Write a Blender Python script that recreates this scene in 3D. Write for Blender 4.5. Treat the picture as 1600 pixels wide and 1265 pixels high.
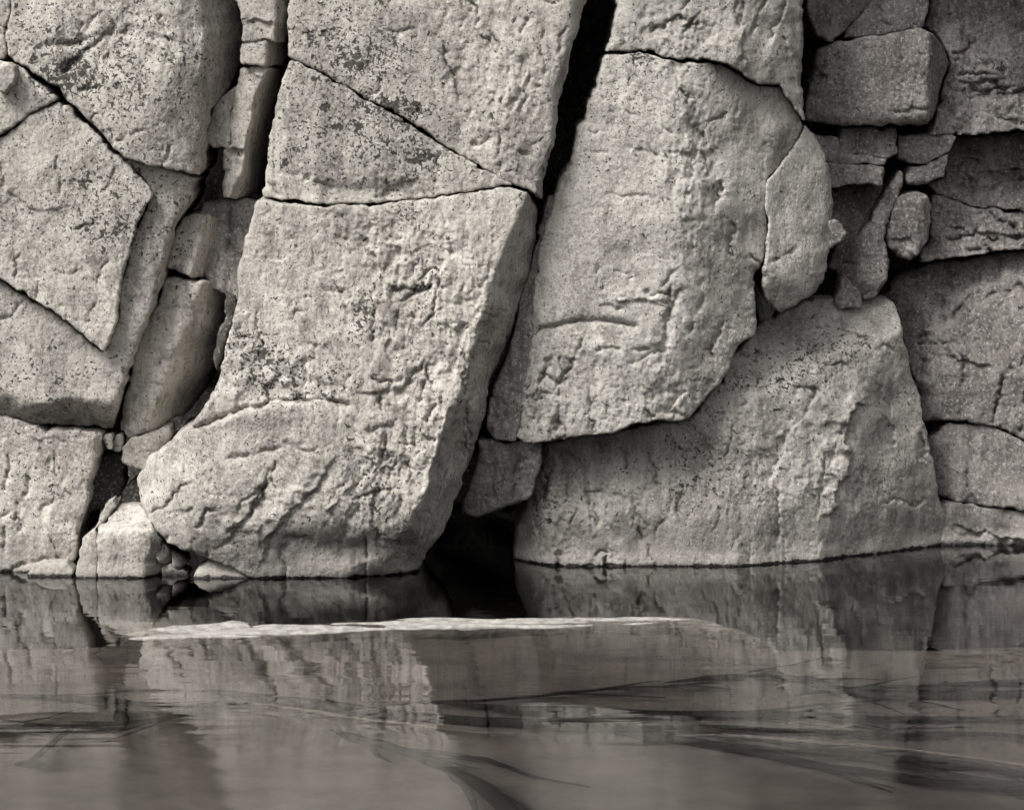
import bpy, math, random
import numpy as np

# ------------------------------------------------------------------ scene / camera / light
scn = bpy.context.scene
for o in list(bpy.data.objects):
    bpy.data.objects.remove(o)
COL = scn.collection
W, H_IMG = 1600.0, 1265.0
CX, CY = 800.0, 632.5
FPX = 6080.0                       # focal length in photo pixels
PITCH = math.radians(5.5)
CAM_D = 37.5                       # camera to the cliff foot, metres
CAM_H = CAM_D * math.tan(PITCH + math.atan((895 - CY) / FPX))

cam_d = bpy.data.cameras.new('camera')
cam = bpy.data.objects.new('camera', cam_d)
COL.objects.link(cam)
cam.location = (0, -CAM_D, CAM_H)
cam.rotation_euler = (math.radians(90) - PITCH, 0, 0)
cam_d.sensor_fit = 'HORIZONTAL'
cam_d.sensor_width = 36.0
cam_d.lens = 36.0 * FPX / W
cam_d.clip_start = 0.5
cam_d.clip_end = 2000
scn.camera = cam

SUN_EL, SUN_AZ = 50.0, -47.0       # degrees; azimuth measured from the cliff's outward normal, minus = left
se, sa = math.radians(SUN_EL), math.radians(SUN_AZ)
to_sun = np.array([math.cos(se) * math.sin(sa), -math.cos(se) * math.cos(sa), math.sin(se)])
world = bpy.data.worlds.new('World')
scn.world = world
world.use_nodes = True
wt = world.node_tree
bg = wt.nodes['Background']
sky = wt.nodes.new('ShaderNodeTexSky')
sky.sky_type = 'NISHITA'
sky.sun_disc = False
sky.sun_elevation = se
sky.sun_rotation = math.atan2(to_sun[0], to_sun[1])
sky.dust_density = 4.0
hs = wt.nodes.new('ShaderNodeHueSaturation')
hs.inputs['Saturation'].default_value = 0.04      # grey overcast sky of a monochrome print
wt.links.new(sky.outputs[0], hs.inputs['Color'])
wt.links.new(hs.outputs[0], bg.inputs['Color'])
bg.inputs['Strength'].default_value = 0.064

sd = bpy.data.lights.new('sun', 'SUN')
sun = bpy.data.objects.new('sun', sd)
COL.objects.link(sun)
sd.energy = 1.5
sd.angle = math.radians(26)
sd.color = (1.0, 0.97, 0.93)
import mathutils
sun.rotation_euler = mathutils.Vector([float(-c) for c in to_sun]).to_track_quat('-Z', 'Y').to_euler()
sun.location = (-15, -25, 30)

scn.view_settings.view_transform = 'Standard'
scn.view_settings.look = 'None'
scn.view_settings.exposure = 1.45
scn.view_settings.gamma = 1.0
scn.view_settings.use_curve_mapping = False
scn.render.engine = 'CYCLES'
scn.cycles.max_bounces = 5
scn.cycles.diffuse_bounces = 2
scn.cycles.use_adaptive_sampling = True
scn.cycles.adaptive_threshold = 0.02
scn.cycles.caustics_reflective = False

# ------------------------------------------------------------------ pixel <-> place
cp, sp = math.cos(PITCH), math.sin(PITCH)

def to_world(u, v, Y):
    """point on the ray of pixel (u, v) at depth Y (metres behind the cliff foot)"""
    dy = FPX * cp - (v - CY) * sp
    dz = -FPX * sp - (v - CY) * cp
    t = (Y + CAM_D) / dy
    return t * (u - CX), Y + 0 * u, CAM_H + t * dz

def on_water(u, v, z=0.0):
    dy = FPX * cp - (v - CY) * sp
    dz = -FPX * sp - (v - CY) * cp
    t = (z - CAM_H) / dz
    return t * (u - CX), t * dy - CAM_D

def wl(v):
    """depth of the water line seen at pixel row v"""
    return on_water(CX, float(v))[1]

# ------------------------------------------------------------------ noise
def _hash(ix, iy, seed):
    h = (ix.astype(np.int64) * 374761393 + iy.astype(np.int64) * 668265263 + seed * 1442695041) & 0xFFFFFFFF
    h = ((h ^ (h >> 13)) * 1274126177) & 0xFFFFFFFF
    h = ((h ^ (h >> 16)) * 2246822519) & 0xFFFFFFFF
    return (h ^ (h >> 15)) & 0xFFFFFFFF

def perlin(x, y, seed=0):
    ix, iy = np.floor(x), np.floor(y)
    fx, fy = x - ix, y - iy
    sx, sy = fx * fx * fx * (fx * (fx * 6 - 15) + 10), fy * fy * fy * (fy * (fy * 6 - 15) + 10)
    def g(dx, dy):
        a = _hash(ix + dx, iy + dy, seed) * (2 * math.pi / 4294967296.0)
        return np.cos(a) * (fx - dx) + np.sin(a) * (fy - dy)
    a, b, c, d = g(0, 0), g(1, 0), g(0, 1), g(1, 1)
    return (a + sx * (b - a)) * (1 - sy) + (c + sx * (d - c)) * sy

def fbm(x, y, oct=4, seed=0, gain=0.5):
    s, a = 0, 1.0
    for i in range(oct):
        s = s + a * perlin(x * 2 ** i, y * 2 ** i, seed + 31 * i)
        a *= gain
    return s

def ridged(x, y, oct=3, seed=0):
    s, a = 0, 1.0
    for i in range(oct):
        s = s + a * (1 - np.abs(perlin(x * 2 ** i, y * 2 ** i, seed + 17 * i)) * 2.2)
        a *= 0.5
    return s - 1.2

def shells(u, v, cu, cv, seed):
    """0..1 bowls of unequal size meeting in sharp ridges"""
    x, y = u / cu, v / cv
    ix, iy = np.floor(x), np.floor(y)
    best = np.full(u.shape, 1e9)
    for a in (-1, 0, 1):
        for b in (-1, 0, 1):
            jx, jy = ix + a, iy + b
            px = jx + _hash(jx, jy, seed) / 4294967296.0
            py = jy + _hash(jx, jy, seed + 1) / 4294967296.0
            best = np.minimum(best, (x - px) ** 2 + (y - py) ** 2 + 0.35 * _hash(jx, jy, seed + 4) / 4294967296.0)
    return -best

def chips(u, v, cu, cv, seed, off, tilt):
    """height of randomly tilted plates on jittered cells (nearest cell wins, so borders are crisp)"""
    x, y = u / cu, v / cv
    ix, iy = np.floor(x), np.floor(y)
    best = np.full(u.shape, 1e9); h = np.zeros(u.shape)
    for a in (-1, 0, 1):
        for b in (-1, 0, 1):
            jx, jy = ix + a, iy + b
            px = jx + _hash(jx, jy, seed) / 4294967296.0
            py = jy + _hash(jx, jy, seed + 1) / 4294967296.0
            d = (x - px) ** 2 + (y - py) ** 2
            t1 = _hash(jx, jy, seed + 2) / 2147483648.0 - 1
            t2 = _hash(jx, jy, seed + 3) / 2147483648.0 - 1
            o = _hash(jx, jy, seed + 4) / 2147483648.0 - 1
            hh = off * o + tilt * (t1 * (x - px) + 0.6 * t2 * (y - py)) * off * 30
            m = d < best
            best = np.where(m, d, best); h = np.where(m, hh, h)
    return h

def sstep(a, b, x):
    t = np.clip((x - a) / (b - a), 0, 1)
    return t * t * (3 - 2 * t)

def warp(u, v):
    """one wobble field for all outlines and cracks, so that neighbours keep their gap"""
    wu = 5 * fbm(u / 70, v / 70, 2, 5) + 2.6 * fbm(u / 18, v / 18, 2, 6)
    wv = 5 * fbm(u / 70, v / 70, 2, 7) + 2.6 * fbm(u / 18, v / 18, 2, 8)
    return u + wu, v + wv

# ------------------------------------------------------------------ materials
def nodes(name):
    m = bpy.data.materials.new(name)
    m.use_nodes = True
    nt = m.node_tree
    nt.nodes.clear()
    out = nt.nodes.new('ShaderNodeOutputMaterial')
    return m, nt, out

class NT:
    def __init__(s, nt): s.nt = nt
    def n(s, t, **kw):
        x = s.nt.nodes.new(t)
        for k, v in kw.items(): setattr(x, k, v)
        return x
    def l(s, a, b): s.nt.links.new(a, b)
    def val(s, x, sock):
        if isinstance(x, (int, float)): sock.default_value = x
        elif isinstance(x, tuple): sock.default_value = x
        else: s.l(x, sock)
    def math(s, op, a, b=0.0, clamp=False):
        x = s.n('ShaderNodeMath', operation=op, use_clamp=clamp)
        s.val(a, x.inputs[0]); s.val(b, x.inputs[1])
        return x.outputs[0]
    def noise(s, vec, scale, detail=3.0, rough=0.55, dist=0.0):
        x = s.n('ShaderNodeTexNoise')
        s.l(vec, x.inputs['Vector'])
        x.inputs['Scale'].default_value = scale
        x.inputs['Detail'].default_value = detail
        x.inputs['Roughness'].default_value = rough
        x.inputs['Distortion'].default_value = dist
        return x.outputs['Fac']
    def rng(s, x, a, b, c=0.0, d=1.0, smooth=True):
        m = s.n('ShaderNodeMapRange', interpolation_type='SMOOTHSTEP' if smooth else 'LINEAR')
        s.val(x, m.inputs['Value'])
        for k, v in (('From Min', a), ('From Max', b), ('To Min', c), ('To Max', d)):
            s.val(v, m.inputs[k])
        return m.outputs[0]
    def mix(s, f, a, b, mode='MIX'):
        m = s.n('ShaderNodeMix', data_type='RGBA', blend_type=mode)
        s.val(f, m.inputs[0]); s.val(a, m.inputs[6]); s.val(b, m.inputs[7])
        return m.outputs[2]

def rock_material(name, pale, mid, dark, lichen_amt=1.0, bump=1.0):
    m, nt, out = nodes(name)
    q = NT(nt)
    geo = q.n('ShaderNodeNewGeometry')
    pos = geo.outputs['Position']
    mp = q.n('ShaderNodeMapping')
    q.l(pos, mp.inputs['Vector'])
    mp.inputs['Scale'].default_value = (1.0, 1.0, 0.55)      # weathering runs downwards
    vpos = mp.outputs[0]
    la = q.n('ShaderNodeAttribute', attribute_name='lichen').outputs['Fac']
    st = q.n('ShaderNodeAttribute', attribute_name='stain').outputs['Fac']
    n1 = q.noise(vpos, 2.2, 4, 0.66, 0.6)
    n2 = q.noise(vpos, 7.0, 5, 0.72, 0.3)
    n3 = q.noise(pos, 28.0, 3, 0.75)
    n4 = q.noise(pos, 64.0, 2, 0.7)
    c = q.mix(q.rng(n1, 0.36, 0.64), mid, pale)
    ms = q.n('ShaderNodeMapping'); q.l(pos, ms.inputs['Vector']); ms.inputs['Scale'].default_value = (7.0, 3.0, 0.7)
    n5 = q.noise(ms.outputs[0], 1.0, 4, 0.6, 0.5)
    c = q.mix(q.math('MULTIPLY', q.rng(n5, 0.52, 0.68), 0.45), c, dark)          # run-off streaks
    n6 = q.noise(pos, 0.9, 3, 0.6, 0.8)
    c = q.mix(q.math('MULTIPLY', q.rng(n6, 0.50, 0.70), 0.35), c, dark)          # older, darker skin
    c = q.mix(q.math('MULTIPLY', q.rng(n2, 0.48, 0.66), 0.75), c, dark)
    # grain of the granite: pale and dark crystals, stronger on the rough skin than on the smooth
    gw = q.rng(n6, 0.38, 0.62, 0.45, 1.1)
    c = q.mix(q.math('MULTIPLY', q.math('MULTIPLY', q.rng(n3, 0.52, 0.64), 0.66), gw), c, dark)
    c = q.mix(q.math('MULTIPLY', q.rng(n3, 0.46, 0.34), 0.45), c, (0.62, 0.59, 0.55, 1))
    c = q.mix(q.math('MULTIPLY', q.math('MULTIPLY', q.rng(n4, 0.54, 0.64), 0.50), gw), c, dark)
    # dark crusty lichen spots, in patches
    l1 = q.noise(pos, 13.0, 2.5, 0.6, 0.7)
    l2 = q.noise(pos, 33.0, 1.5, 0.6, 0.5)
    l0 = q.noise(pos, 3.3, 2, 0.6)
    dens = q.math('MULTIPLY', q.math('ADD', la, q.rng(l0, 0.35, 0.7, -0.25, 0.25)), lichen_amt)
    t1 = q.math('SUBTRACT', 0.70, q.math('MULTIPLY', dens, 0.135))
    f1 = q.math('MULTIPLY', q.math('SUBTRACT', l1, t1), 26.0, True)
    t2 = q.math('SUBTRACT', 0.665, q.math('MULTIPLY', dens, 0.115))
    f2 = q.math('MULTIPLY', q.math('SUBTRACT', l2, t2), 20.0, True)
    spots = q.math('MAXIMUM', q.math('MULTIPLY', f1, 0.92), q.math('MULTIPLY', f2, 0.9))
    c = q.mix(spots, c, (0.034, 0.032, 0.029, 1))
    # water stains, and shade painted in below overhangs and on receding sides
    sn = n2
    c = q.mix(q.math('MULTIPLY', q.math('MULTIPLY', st, q.rng(sn, 0.25, 0.6, 0.45, 1.0)), 0.80), c, (0.055, 0.050, 0.046, 1))
    # pale mineral line and the wet line at the water's edge
    sep = q.n('ShaderNodeSeparateXYZ'); q.l(pos, sep.inputs[0])
    zn = q.math('ADD', sep.outputs['Z'], q.math('MULTIPLY', q.math('SUBTRACT', n2, 0.5), 0.10))
    low_dark = q.math('MULTIPLY', q.rng(q.math('ADD', zn, q.math('MULTIPLY', q.math('SUBTRACT', n1, 0.5), 0.9)), 0.50, 0.20), q.rng(n2, 0.35, 0.6, 0.25, 0.6))
    c = q.mix(low_dark, c, dark)  # irregularly darker towards the foot of the rock
    band = q.math('MULTIPLY', q.rng(zn, 0.03, 0.06), q.rng(zn, 0.20, 0.09))
    c = q.mix(q.math('MULTIPLY', band, q.rng(n3, 0.35, 0.55, 0.75, 0.4)), c, (0.42, 0.395, 0.36, 1))
    wet = q.rng(q.math('ADD', sep.outputs['Z'], q.math('MULTIPLY', q.math('SUBTRACT', n2, 0.5), 0.11)), 0.030, 0.012)
    c = q.mix(wet, c, (0.012, 0.011, 0.010, 1))
    rnd = q.n('ShaderNodeObjectInfo').outputs['Random']
    hv = q.n('ShaderNodeHueSaturation'); q.l(q.rng(rnd, 0, 1, 0.88, 1.1, False), hv.inputs['Value']); q.l(c, hv.inputs['Color']); c = hv.outputs[0]
    bs = q.n('ShaderNodeBsdfPrincipled')
    q.l(c, bs.inputs['Base Color'])
    q.l(q.rng(wet, 0, 1, 0.92, 0.35), bs.inputs['Roughness'])
    bs.inputs['Specular IOR Level'].default_value = 0.2
    b0 = q.n('ShaderNodeBump'); q.l(q.math('MULTIPLY', q.rng(n1, 0.35, 0.65, 0.55, 0.10), bump), b0.inputs['Strength']); b0.inputs['Distance'].default_value = 0.035
    q.l(q.noise(vpos, 22.0, 3, 0.68, 0.2), b0.inputs['Height'])
    b1 = q.n('ShaderNodeBump'); b1.inputs['Strength'].default_value = 0.65 * bump; b1.inputs['Distance'].default_value = 0.014
    q.l(q.noise(pos, 60.0, 2, 0.75), b1.inputs['Height'])
    q.l(b0.outputs[0], b1.inputs['Normal'])
    q.l(b1.outputs[0], bs.inputs['Normal'])
    q.l(bs.outputs[0], out.inputs['Surface'])
    return m

ROCK = rock_material('granite', (0.50, 0.470, 0.425, 1), (0.37, 0.346, 0.312, 1), (0.165, 0.151, 0.135, 1))
ROCK_R = rock_material('granite_fine', (0.45, 0.427, 0.39, 1), (0.36, 0.341, 0.311, 1), (0.18, 0.167, 0.151, 1), 0.7, 1.1)
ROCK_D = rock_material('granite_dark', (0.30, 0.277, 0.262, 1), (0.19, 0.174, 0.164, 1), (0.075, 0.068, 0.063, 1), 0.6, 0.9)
ROCK_G = rock_material('granite_crevice_shade', (0.12, 0.111, 0.102, 1), (0.075, 0.07, 0.064, 1), (0.04, 0.037, 0.034, 1), 0.8, 0.8)  # darkened granite: the blackness of the gaps is put into its colour

# ------------------------------------------------------------------ rock builder
ROUGH = [(620,430,80,120,.8),(640,700,80,110,.9),(740,500,50,130,.8),(560,780,60,80,.5),(850,640,50,60,.8),(990,600,110,60,.6),(800,140,80,110,.6),(870,800,60,80,.9),
         (1100,720,130,90,.7),(1085,250,30,160,.8),(1050,60,80,50,.6),(1290,740,90,60,.6),(1250,560,110,40,.4),(1500,100,120,90,.7),(1540,300,110,100,.8),(1540,520,90,100,.5),(200,60,120,60,.4),(960,180,60,90,.35)]
LICHEN = [(200,110,130,110,.75),(60,60,60,70,.5),(150,330,150,70,.8),(110,120,50,40,.9),(560,90,100,100,.95),(620,215,120,45,.8),
          (480,250,70,60,.45),(660,270,60,30,.7),(400,560,60,60,1.1),(480,600,80,40,.7),(568,490,22,38,1.5),(660,440,26,40,.8),(660,520,30,40,.5),
          (640,340,26,22,1.0),(600,770,60,90,.45),(980,130,70,60,.55),(1050,300,60,120,.25),(1250,560,90,36,.9),(1200,600,80,18,1.1),(1110,720,100,60,.8),
          (850,790,30,60,1.2),(60,590,110,70,.45),(60,720,90,60,.35),(1330,530,60,40,.7),(290,400,30,30,.4),(1000,95,60,12,1.1),(620,165,60,14,.9),
          (1540,120,50,40,.9),(250,860,40,30,.5)]
STAIN_SHADE = [(870,740,55,70,.9),(1000,700,120,26,.7),(1380,815,110,26,.55),(1150,830,130,30,.45),(560,850,110,24,.55),(980,830,90,34,.45),  # real stains mixed with painted shade: overhangs, undercut foot, side facing the gap
         (970,400,26,26,.6),(350,150,26,90,.8),(545,345,14,24,.6),(620,760,26,60,.3),(430,840,30,24,.3),(1000,590,60,40,.3),
         (1380,640,30,40,.4),(1290,640,34,14,.5),(110,655,50,18,.5),(830,830,26,30,.35)]

def blobs(lst, u, v, base=0.0):
    s = np.full(u.shape, base)
    for (a, b, ra, rb, w) in lst:
        s = s + w * np.exp(-(((u - a) / ra) ** 2 + ((v - b) / rb) ** 2))
    return s

def poly_sdf(u, v, pts):
    p = np.array(pts, float)
    d2 = np.full(u.shape, 1e18)
    inside = np.zeros(u.shape, bool)
    n = len(p)
    for i in range(n):
        ax, ay = p[i]; bx, by = p[(i + 1) % n]
        ex, ey = bx - ax, by - ay
        L = ex * ex + ey * ey + 1e-9
        t = np.clip(((u - ax) * ex + (v - ay) * ey) / L, 0, 1)
        d2 = np.minimum(d2, (u - ax - t * ex) ** 2 + (v - ay - t * ey) ** 2)
        if ay != by:
            c = ((ay > v) != (by > v)) & (u < (bx - ax) * (v - ay) / (by - ay) + ax)
            inside ^= c
    d = np.sqrt(d2)
    return np.where(inside, -d, d)

def line_dist(u, v, pts):
    """distance, side (+ right of the path), place along it 0..1"""
    p = np.array(pts, float)
    best = np.full(u.shape, 1e18); side = np.zeros(u.shape); par = np.zeros(u.shape)
    seg = np.sqrt(((p[1:] - p[:-1]) ** 2).sum(1)); tot = seg.sum(); acc = 0.0
    for i in range(len(p) - 1):
        ax, ay = p[i]; bx, by = p[i + 1]
        ex, ey = bx - ax, by - ay
        t = np.clip(((u - ax) * ex + (v - ay) * ey) / (ex * ex + ey * ey + 1e-9), 0, 1)
        d2 = (u - ax - t * ex) ** 2 + (v - ay - t * ey) ** 2
        m = d2 < best
        best = np.where(m, d2, best)
        side = np.where(m, np.sign(ex * (v - ay) - ey * (u - ax)), side)
        par = np.where(m, (acc + t * seg[i]) / tot, par)
        acc += seg[i]
    return np.sqrt(best), side, par

def blur(a, k):
    for _ in range(k):
        b = np.pad(a, 1, mode='edge')
        a = (b[1:-1, 1:-1] * 4 + (b[:-2, 1:-1] + b[2:, 1:-1] + b[1:-1, :-2] + b[1:-1, 2:]) * 2 + b[:-2, :-2] + b[2:, 2:] + b[:-2, 2:] + b[2:, :-2]) / 16
    return a

SEED = [100]

def link_mesh(name, co, faces4, extra_faces=(), mat=None, attrs=None, smooth=True):
    me = bpy.data.meshes.new(name)
    nv = len(co)
    loops = faces4.ravel().astype(np.int32)
    ls = np.arange(0, len(loops), 4, dtype=np.int32)
    if len(extra_faces):
        off = len(loops)
        exl = np.concatenate([np.array(e, np.int32) for e in extra_faces])
        exs = np.cumsum([0] + [len(e) for e in extra_faces[:-1]]).astype(np.int32) + off
        loops = np.concatenate([loops, exl]); ls = np.concatenate([ls, exs])
    me.vertices.add(nv)
    me.vertices.foreach_set('co', co.astype(np.float32).ravel())
    me.loops.add(len(loops)); me.loops.foreach_set('vertex_index', loops)
    me.polygons.add(len(ls)); me.polygons.foreach_set('loop_start', ls)
    me.update(calc_edges=True)
    if smooth:
        me.polygons.foreach_set('use_smooth', np.ones(len(ls), bool))
    for k, a in (attrs or {}).items():
        at = me.attributes.new(k, 'FLOAT', 'POINT')
        at.data.foreach_set('value', a.astype(np.float32))
    if mat: me.materials.append(mat)
    me.validate()
    o = bpy.data.objects.new(name, me)
    COL.objects.link(o)
    return o

QUEUE = []
def rock(*a, **kw):
    QUEUE.append((a, kw))

def build_rocks():
    polys = [np.array(a[2], float) for a, kw in QUEUE]
    for i, (a, kw) in enumerate(QUEUE):
        lo, hi = polys[i].min(0) - 12, polys[i].max(0) + 12
        near = [p for j, p in enumerate(polys) if j != i and (p.min(0) < hi).all() and (p.max(0) > lo).all()]
        make_rock(*a, near=near, **kw)

def fractures(n, box, seed, horiz=False, hgt=0.03, length=(30, 110)):
    """many short broken ledges, mostly upright (or level), for a splintered face"""
    rd = random.Random(seed); out = []
    for i in range(n):
        u, v = rd.uniform(box[0], box[2]), rd.uniform(box[1], box[3])
        L = rd.uniform(*length); a = rd.gauss(0, .22) + (0 if horiz else math.pi / 2 + .12)
        if rd.random() < .2: a += 1.2
        p = [(u, v)]
        for k in range(3):
            a2 = a + rd.gauss(0, .35)
            p.append((p[-1][0] + math.cos(a2) * L / 3, p[-1][1] + math.sin(a2) * L / 3))
        if rd.random() < .5: p.reverse()
        out.append(('s', p, rd.uniform(7, 22), hgt * rd.uniform(.4, 1.3)))
        if rd.random() < .8: out.append(('g', p, rd.uniform(1.4, 2.2), hgt * rd.uniform(1.2, 2.6)))
    return out

def make_rock(name, label, pts, planes, edge=16, drop=0.10, dome=0.06, feats=(), mat=None, rough=1.0, thick=2.2, crease=1.0,
         gap=-1.5, step=2.0, k=0.035, lich=0.10, stain=0.0, cat='rock', group=None, soft=1, near=()):
    """One block: outline (photo pixels) and facet planes (u, v, depth, change per 100 px right, per 100 px down)."""
    SEED[0] += 7
    sdn = SEED[0]
    P = np.array(pts, float)
    u0, v0 = P.min(0) - 14; u1, v1 = P.max(0) + 14
    gu = np.arange(math.floor(u0 / step) * step, u1 + step, step)
    gv = np.arange(math.floor(v0 / step) * step, v1 + step, step)
    U, V = np.meshgrid(gu, gv)
    WU, WV = warp(U, V)
    S = poly_sdf(WU, WV, pts) + gap
    S = blur(S, soft)
    S = S + 2.0 * fbm(U / 14, V / 14, 3, sdn, 0.6) + 3.0 * sstep(0.15, 0.45, fbm(U / 40, V / 40, 2, sdn + 40))
    edge = edge * 0.55; drop = drop * 0.55
    gy_, gx_ = np.gradient(S, step)
    gl = np.sqrt(gx_ ** 2 + gy_ ** 2) + 1e-6
    ok = S < 0.75 * step
    cell = ok[:-1, :-1] & ok[1:, :-1] & ok[:-1, 1:] & ok[1:, 1:]
    used = np.zeros(S.shape, bool)
    used[:-1, :-1] |= cell; used[1:, :-1] |= cell; used[:-1, 1:] |= cell; used[1:, 1:] |= cell
    idx = -np.ones(S.shape, np.int64)
    idx[used] = np.arange(used.sum())
    q = np.stack([idx[:-1, :-1][cell], idx[1:, :-1][cell], idx[1:, 1:][cell], idx[:-1, 1:][cell]], 1)
    # boundary: vertices near the outline move onto it
    full = np.zeros(S.shape, int)
    full[:-1, :-1] += cell; full[1:, :-1] += cell; full[:-1, 1:] += cell; full[1:, 1:] += cell
    bnd = used & (full < 4)
    shift = np.where(bnd, np.clip(S, -step * 1.2, step * 1.2), 0)
    u = (U - shift * gx_ / gl)[used]; v = (V - shift * gy_ / gl)[used]
    d = np.maximum(-S[used], 0); d[bnd[used]] = 0
    wu, wv = WU[used], WV[used]
    # facets
    pu = u + 16 * fbm(u / 90, v / 110, 3, sdn + 20) * min(1.0, rough); pv = v + 16 * fbm(u / 90, v / 110, 3, sdn + 21) * min(1.0, rough)
    ys = []
    for (a, b, y, su, sv) in planes:
        ys.append(y + su * (pu - a) / 100 + sv * (pv - b) / 100)
    ys = np.array(ys)
    mx = ys.max(0)
    Y = mx + k * np.log(np.exp((ys - mx) / k).sum(0)) - k * 0.3
    # relief
    r = rough
    nu, nv_ = u + 12 * fbm(u / 60, v / 60, 2, sdn + 1), v + 12 * fbm(u / 60, v / 60, 2, sdn + 2)
    Y = Y - r * 0.045 * fbm(u / 210, v / 260, 2, sdn + 3)
    patch = sstep(-0.1, 0.4, fbm(u / 120, v / 150, 2, sdn + 6))
    zone = np.clip(blobs(ROUGH, u, v, 0.10 + 0.22 * patch), 0, 1)
    # conchoidal breaks: shallow hollows that meet in sharp ridges, and flat tilted plates
    Y = Y + r * crease * 0.045 * shells(nu, nv_, 130, 190, sdn + 4)
    Y = Y + r * crease * 0.020 * shells(nu, nv_, 46, 74, sdn + 7) * (0.25 + 0.75 * zone)
    Y = Y - r * chips(nu, nv_, 70, 120, sdn + 5, 0.009, 0.035) * (0.15 + 0.85 * zone)
    Y = Y - r * chips(nu, nv_, 22, 40, sdn + 6, 0.006, 0.035) * (0.05 + 0.95 * zone)
    t = fbm(nu / 36 + 9, nv_ / 85, 3, sdn + 5, 0.6) * 3.0
    ft = np.floor(t)
    Y = Y - r * 0.013 * zone * (ft + sstep(0.44, 0.56, t - ft))
    Y = Y - r * 0.012 * zone * ridged(nu / 20, nv_ / 70, 3, sdn + 14)
    # weathered grain
    Y = Y - r * (0.006 + 0.007 * zone) * fbm(nu / 26, nv_ / 36, 4, sdn + 8, 0.68)
    Y = Y - (0.0022 + 0.004 * zone) * fbm(u / 7, v / 8, 2, sdn + 12, 0.7)
    pit = sstep(0.25, 0.45, fbm(u / 9, v / 10, 2, sdn + 9))
    Y = Y + 0.018 * pit * (0.3 + 0.7 * zone)
    # rounded rim
    tight = np.zeros(u.shape)
    rim = d < 34
    if near and rim.any():
        T = np.full(int(rim.sum()), 1e9)
        for p in near:
            T = np.minimum(T, poly_sdf(wu[rim], wv[rim], p))
        tight[rim] = sstep(13, 7, T - d[rim])
    edge = edge * (1 - 0.55 * tight); drop = drop * (1 - 0.70 * tight)
    e = np.clip(1 - d / (edge * (1 + 0.5 * fbm(u / 50, v / 50, 2, sdn + 10))), 0, 1)
    Y = Y + drop * (1 - np.sqrt(np.clip(1 - e * e, 0, 1)))
    if dome:
        Y = Y + 0.5 * dome * (1 - 0.8 * tight) * np.clip(1 - d / (edge * 6.0), 0, 1) ** 2
    fu = wu + 7 * fbm(u / 26, v / 26, 3, sdn + 31, 0.65); fv = wv + 7 * fbm(u / 26, v / 26, 3, sdn + 32, 0.65)
    gate = sstep(-0.35, 0.15, fbm(u / 30, v / 30, 2, sdn + 33))
    for f in feats:
        if f[0] == 'b':
            _, (a, b), (ra, rb), am = f
            Y = Y + am * np.exp(-(((u - a) / ra) ** 2 + ((v - b) / rb) ** 2))
            continue
        _, lp, wd, dep = f[:4]
        L_ = np.array(lp, float); mg = 12 + 5 * wd
        w_ = np.nonzero((u > L_[:, 0].min() - mg) & (u < L_[:, 0].max() + mg) & (v > L_[:, 1].min() - mg) & (v < L_[:, 1].max() + mg))[0]
        if not len(w_): continue
        if f[0] == 'g':
            hard = len(f) > 4
            ld, sd_, pr = line_dist((wu if hard else fu)[w_], (wv if hard else fv)[w_], lp)
            tp = 1.0 if hard else sstep(0, 0.2, pr) * sstep(1, 0.8, pr) * (0.3 + 0.7 * gate[w_])
            Y[w_] += 1.15 * dep * np.exp(-ld / (wd * 0.9)) * tp
        else:                       # ledge: the right side of the path sinks, and comes back over 'wd' px
            ld, sd_, pr = line_dist(fu[w_], fv[w_], lp)
            tp = sstep(0, 0.25, pr) * sstep(1, 0.75, pr) * (0.35 + 0.65 * gate[w_])
            sg = sd_ * ld
            Y[w_] += dep * tp * sstep(-1.6, 1.6, sg) * np.exp(-np.maximum(sg, 0) / wd) * (ld < 5 * wd)
    x, y, z = to_world(u, v, Y)
    co = np.stack([x, y, z], 1)
    lichv = np.clip(blobs(LICHEN, u, v, lich), 0, 2)
    stv = np.clip(blobs(STAIN_SHADE, u, v, stain), 0, 1)
    # sides run back into the cliff
    E = np.concatenate([q[:, [0, 1]], q[:, [1, 2]], q[:, [2, 3]], q[:, [3, 0]]])
    N = len(co)
    key = E[:, 0] * N + E[:, 1]
    rkey = E[:, 1] * N + E[:, 0]
    be = E[~np.isin(key, rkey)]
    bv = np.unique(be)
    rel = -np.ones(N, np.int64); rel[bv] = np.arange(len(bv))
    ring_prev = bv.copy(); cos = [co]; faces = [q]; la = [lichv]; sa_ = [stv]
    base = co[bv]; top = N
    yb = max(float(co[:, 1].max()) + 0.25, float(co[:, 1].min()) + thick)
    for i, fr_ in enumerate((0.06, 0.2, 0.5, 1.0)):
        c2 = base.copy()
        c2[:, 1] = base[:, 1] + (yb - base[:, 1]) * fr_
        if i < 3:
            c2[:, 0] += 0.02 * perlin(base[:, 0] * 7, base[:, 2] * 7 + i * 3.3, 3)
            c2[:, 2] += 0.02 * perlin(base[:, 0] * 7, base[:, 2] * 7 + i * 3.3, 4)
        ring = top + np.arange(len(bv)); top += len(bv)
        cos.append(c2); la.append(lichv[bv] * 0.3); sa_.append(stv[bv])
        a, b = rel[be[:, 0]], rel[be[:, 1]]
        faces.append(np.stack([ring_prev[b], ring_prev[a], ring[a], ring[b]], 1))
        ring_prev = ring
    # back cap: walk the rim
    nxt = dict(zip(be[:, 0].tolist(), be[:, 1].tolist()))
    caps = []
    left = set(nxt)
    while left:
        s0 = left.pop(); loop = [s0]; cur = nxt[s0]
        while cur != s0 and cur in left:
            left.discard(cur); loop.append(cur); cur = nxt[cur]
        if len(loop) > 3:
            caps.append([int(ring_prev[rel[i]]) for i in reversed(loop)])
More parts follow.
